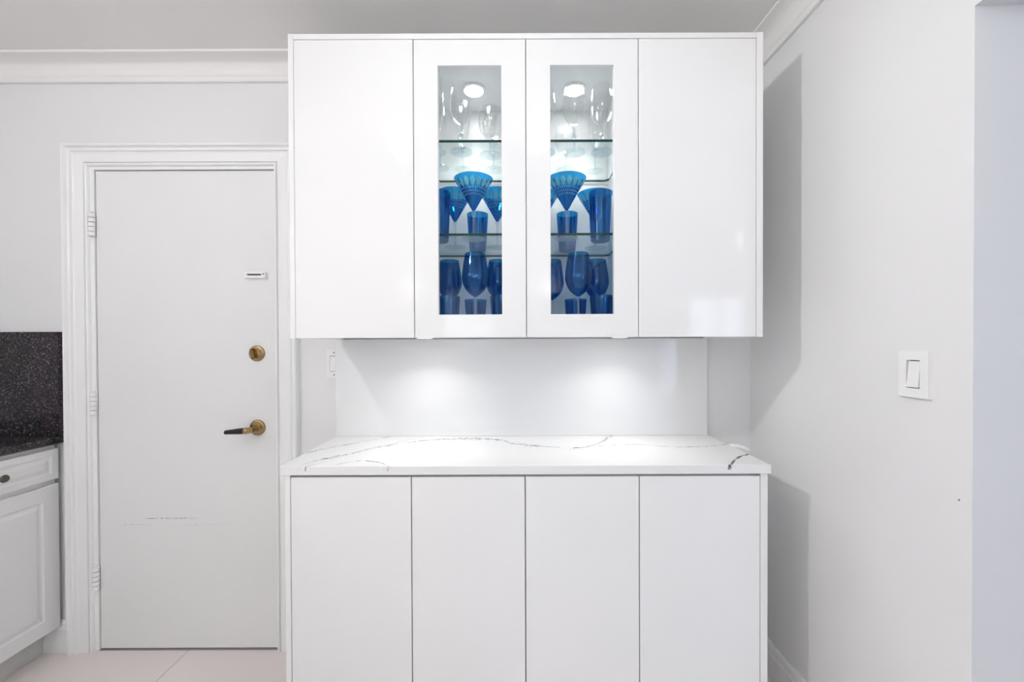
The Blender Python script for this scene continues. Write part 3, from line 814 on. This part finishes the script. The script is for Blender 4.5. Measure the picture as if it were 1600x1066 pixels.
def make_clear(kind):
    if kind == 'flute':
        t = thing('champagne_flute', '', 'flute'); H, b0 = 0.262, 0.085
        p = smooth_prof([(0.004, b0), (0.015, b0 + 0.015), (0.024, b0 + 0.05), (0.0275, b0 + 0.095), (0.026, b0 + 0.14), (0.0235, H)], 4); fr = 0.034
    elif kind == 'wine':
        t = thing('wine_glass', '', 'wine glass'); H, b0 = 0.235, 0.098
        p = smooth_prof([(0.004, b0), (0.018, b0 + 0.008), (0.034, b0 + 0.03), (0.041, b0 + 0.062), (0.039, b0 + 0.095), (0.033, H)], 4); fr = 0.040
    else:
        t = thing('coupe_glass', '', 'coupe'); H, b0 = 0.165, 0.062
        p = smooth_prof([(0.004, b0), (0.020, b0 + 0.006), (0.036, b0 + 0.024), (0.043, b0 + 0.055), (0.042, b0 + 0.085), (0.040, H)], 4); fr = 0.040
    obj('bowl', lathe(bmesh.new(), shell(p, 0.0012), 36), 'clear', t, local=True, smooth=True)
    stem_foot(t, b0 + 0.001, fr, 0.0038, 0.0085, kind == 'wine')
    return t

protos = {}
def place(kind, x, y, z, label, group):
    mk = {'goblet': make_goblet, 'martini': make_martini, 'short': lambda: make_tumbler(0.127, 0.033, 0.042), 'mid': lambda: make_tumbler(0.150, 0.033, 0.043),
          'tall': lambda: make_tumbler(0.178, 0.034, 0.0425)}.get(kind, lambda: make_clear(kind))
    if kind not in protos: protos[kind] = t = mk()
    else: t = copy_tree(protos[kind])
    t.location = (x, y, z)
    t.rotation_euler = (0, 0, random.uniform(0, 0.4))
    t['label'] = label; t['group'] = group
    return t
ZB0 = UZ0 + PT + 0.0002; Z1 = SH[0] + SHT / 2 + 0.0002; Z2 = SH[1] + SHT / 2 + 0.0002
GL, GR = 'left glass door', 'right glass door'
gp = 'blue goblets on the cabinet bottom'
place('goblet', -0.128, 1.410, ZB0, 'tall blue goblet, front and centre behind left glass door', gp)
place('goblet', -0.237, 1.530, ZB0, 'blue goblet at the left edge behind left glass door', gp)
place('goblet', -0.051, 1.530, ZB0, 'blue goblet at the right edge behind left glass door', gp)
place('goblet', 0.234, 1.410, ZB0, 'tall blue goblet, front and centre behind right glass door', gp)
place('goblet', 0.322, 1.530, ZB0, 'blue goblet at the right edge behind right glass door', gp)
place('goblet', 0.152, 1.530, ZB0, 'blue goblet at the left edge behind right glass door', gp)
gp = 'short blue tumblers on the cabinet bottom'
place('short', -0.223, 1.405, ZB0, 'short blue tumbler at lower left corner of left glass door', gp)
place('short', -0.137, 1.520, ZB0, 'short blue tumbler behind the centre goblet stem, left glass door', gp)
place('short', -0.034, 1.405, ZB0, 'short blue tumbler at lower right corner of left glass door', gp)
place('short', 0.2415, 1.520, ZB0, 'short blue tumbler behind the centre goblet stem, right glass door', gp)
place('short', 0.314, 1.400, ZB0, 'short blue tumbler at lower right corner of right glass door', gp)
gp = 'blue martini glasses on the middle shelf'
place('martini', -0.1346, 1.430, Z1, 'blue etched martini glass, front centre behind left glass door', gp)
place('martini', -0.219, 1.560, Z1, 'blue etched martini glass rear left behind left glass door', gp)
place('martini', -0.055, 1.560, Z1, 'blue etched martini glass rear right behind left glass door', gp)
place('martini', 0.196, 1.430, Z1, 'blue etched martini glass, front left behind right glass door', gp)
place('martini', 0.328, 1.578, Z1, 'blue etched martini glass behind tall tumbler, right glass door', gp)
place('martini', 0.118, 1.575, Z1, 'blue etched martini glass mostly hidden at left of right glass door', gp)
gp = 'blue tumblers on the middle shelf'
place('tall', -0.264, 1.466, Z1, 'tall blue tumbler at the left edge behind left glass door', gp)
place('tall', 0.3235, 1.470, Z1, 'tall blue tumbler at the right edge behind right glass door', gp)
place('mid', -0.137, 1.625, Z1, 'blue tumbler behind the front martini stem, left glass door', gp)
place('mid', 0.225, 1.625, Z1, 'blue tumbler behind the front martini stem, right glass door', gp)
gp = 'clear glasses on the top shelf'
for kind, x, y, lab in (
    ('coupe', -0.076, 1.467, 'clear coupe glass front right on top shelf, left glass door'),
    ('wine', -0.178, 1.440, 'clear cut-stem wine glass front centre on top shelf, left glass door'),
    ('flute', -0.268, 1.440, 'clear flute front left on top shelf, left glass door'),
    ('flute', -0.278, 1.570, 'clear flute rear left on top shelf, left glass door'),
    ('flute', -0.190, 1.585, 'clear flute rear centre on top shelf, left glass door'),
    ('wine', -0.070, 1.590, 'clear wine glass rear right on top shelf, left glass door'),
    ('wine', 0.226, 1.447, 'clear wine glass front centre on top shelf, right glass door'),
    ('wine', 0.326, 1.447, 'clear wine glass front right on top shelf, right glass door'),
    ('wine', 0.118, 1.447, 'clear wine glass front left on top shelf, right glass door'),
    ('coupe', 0.216, 1.595, 'clear coupe glass rear centre on top shelf, right glass door'),
    ('flute', 0.333, 1.605, 'clear flute rear right on top shelf, right glass door')):
    place(kind, x, y, Z2, lab, gp)
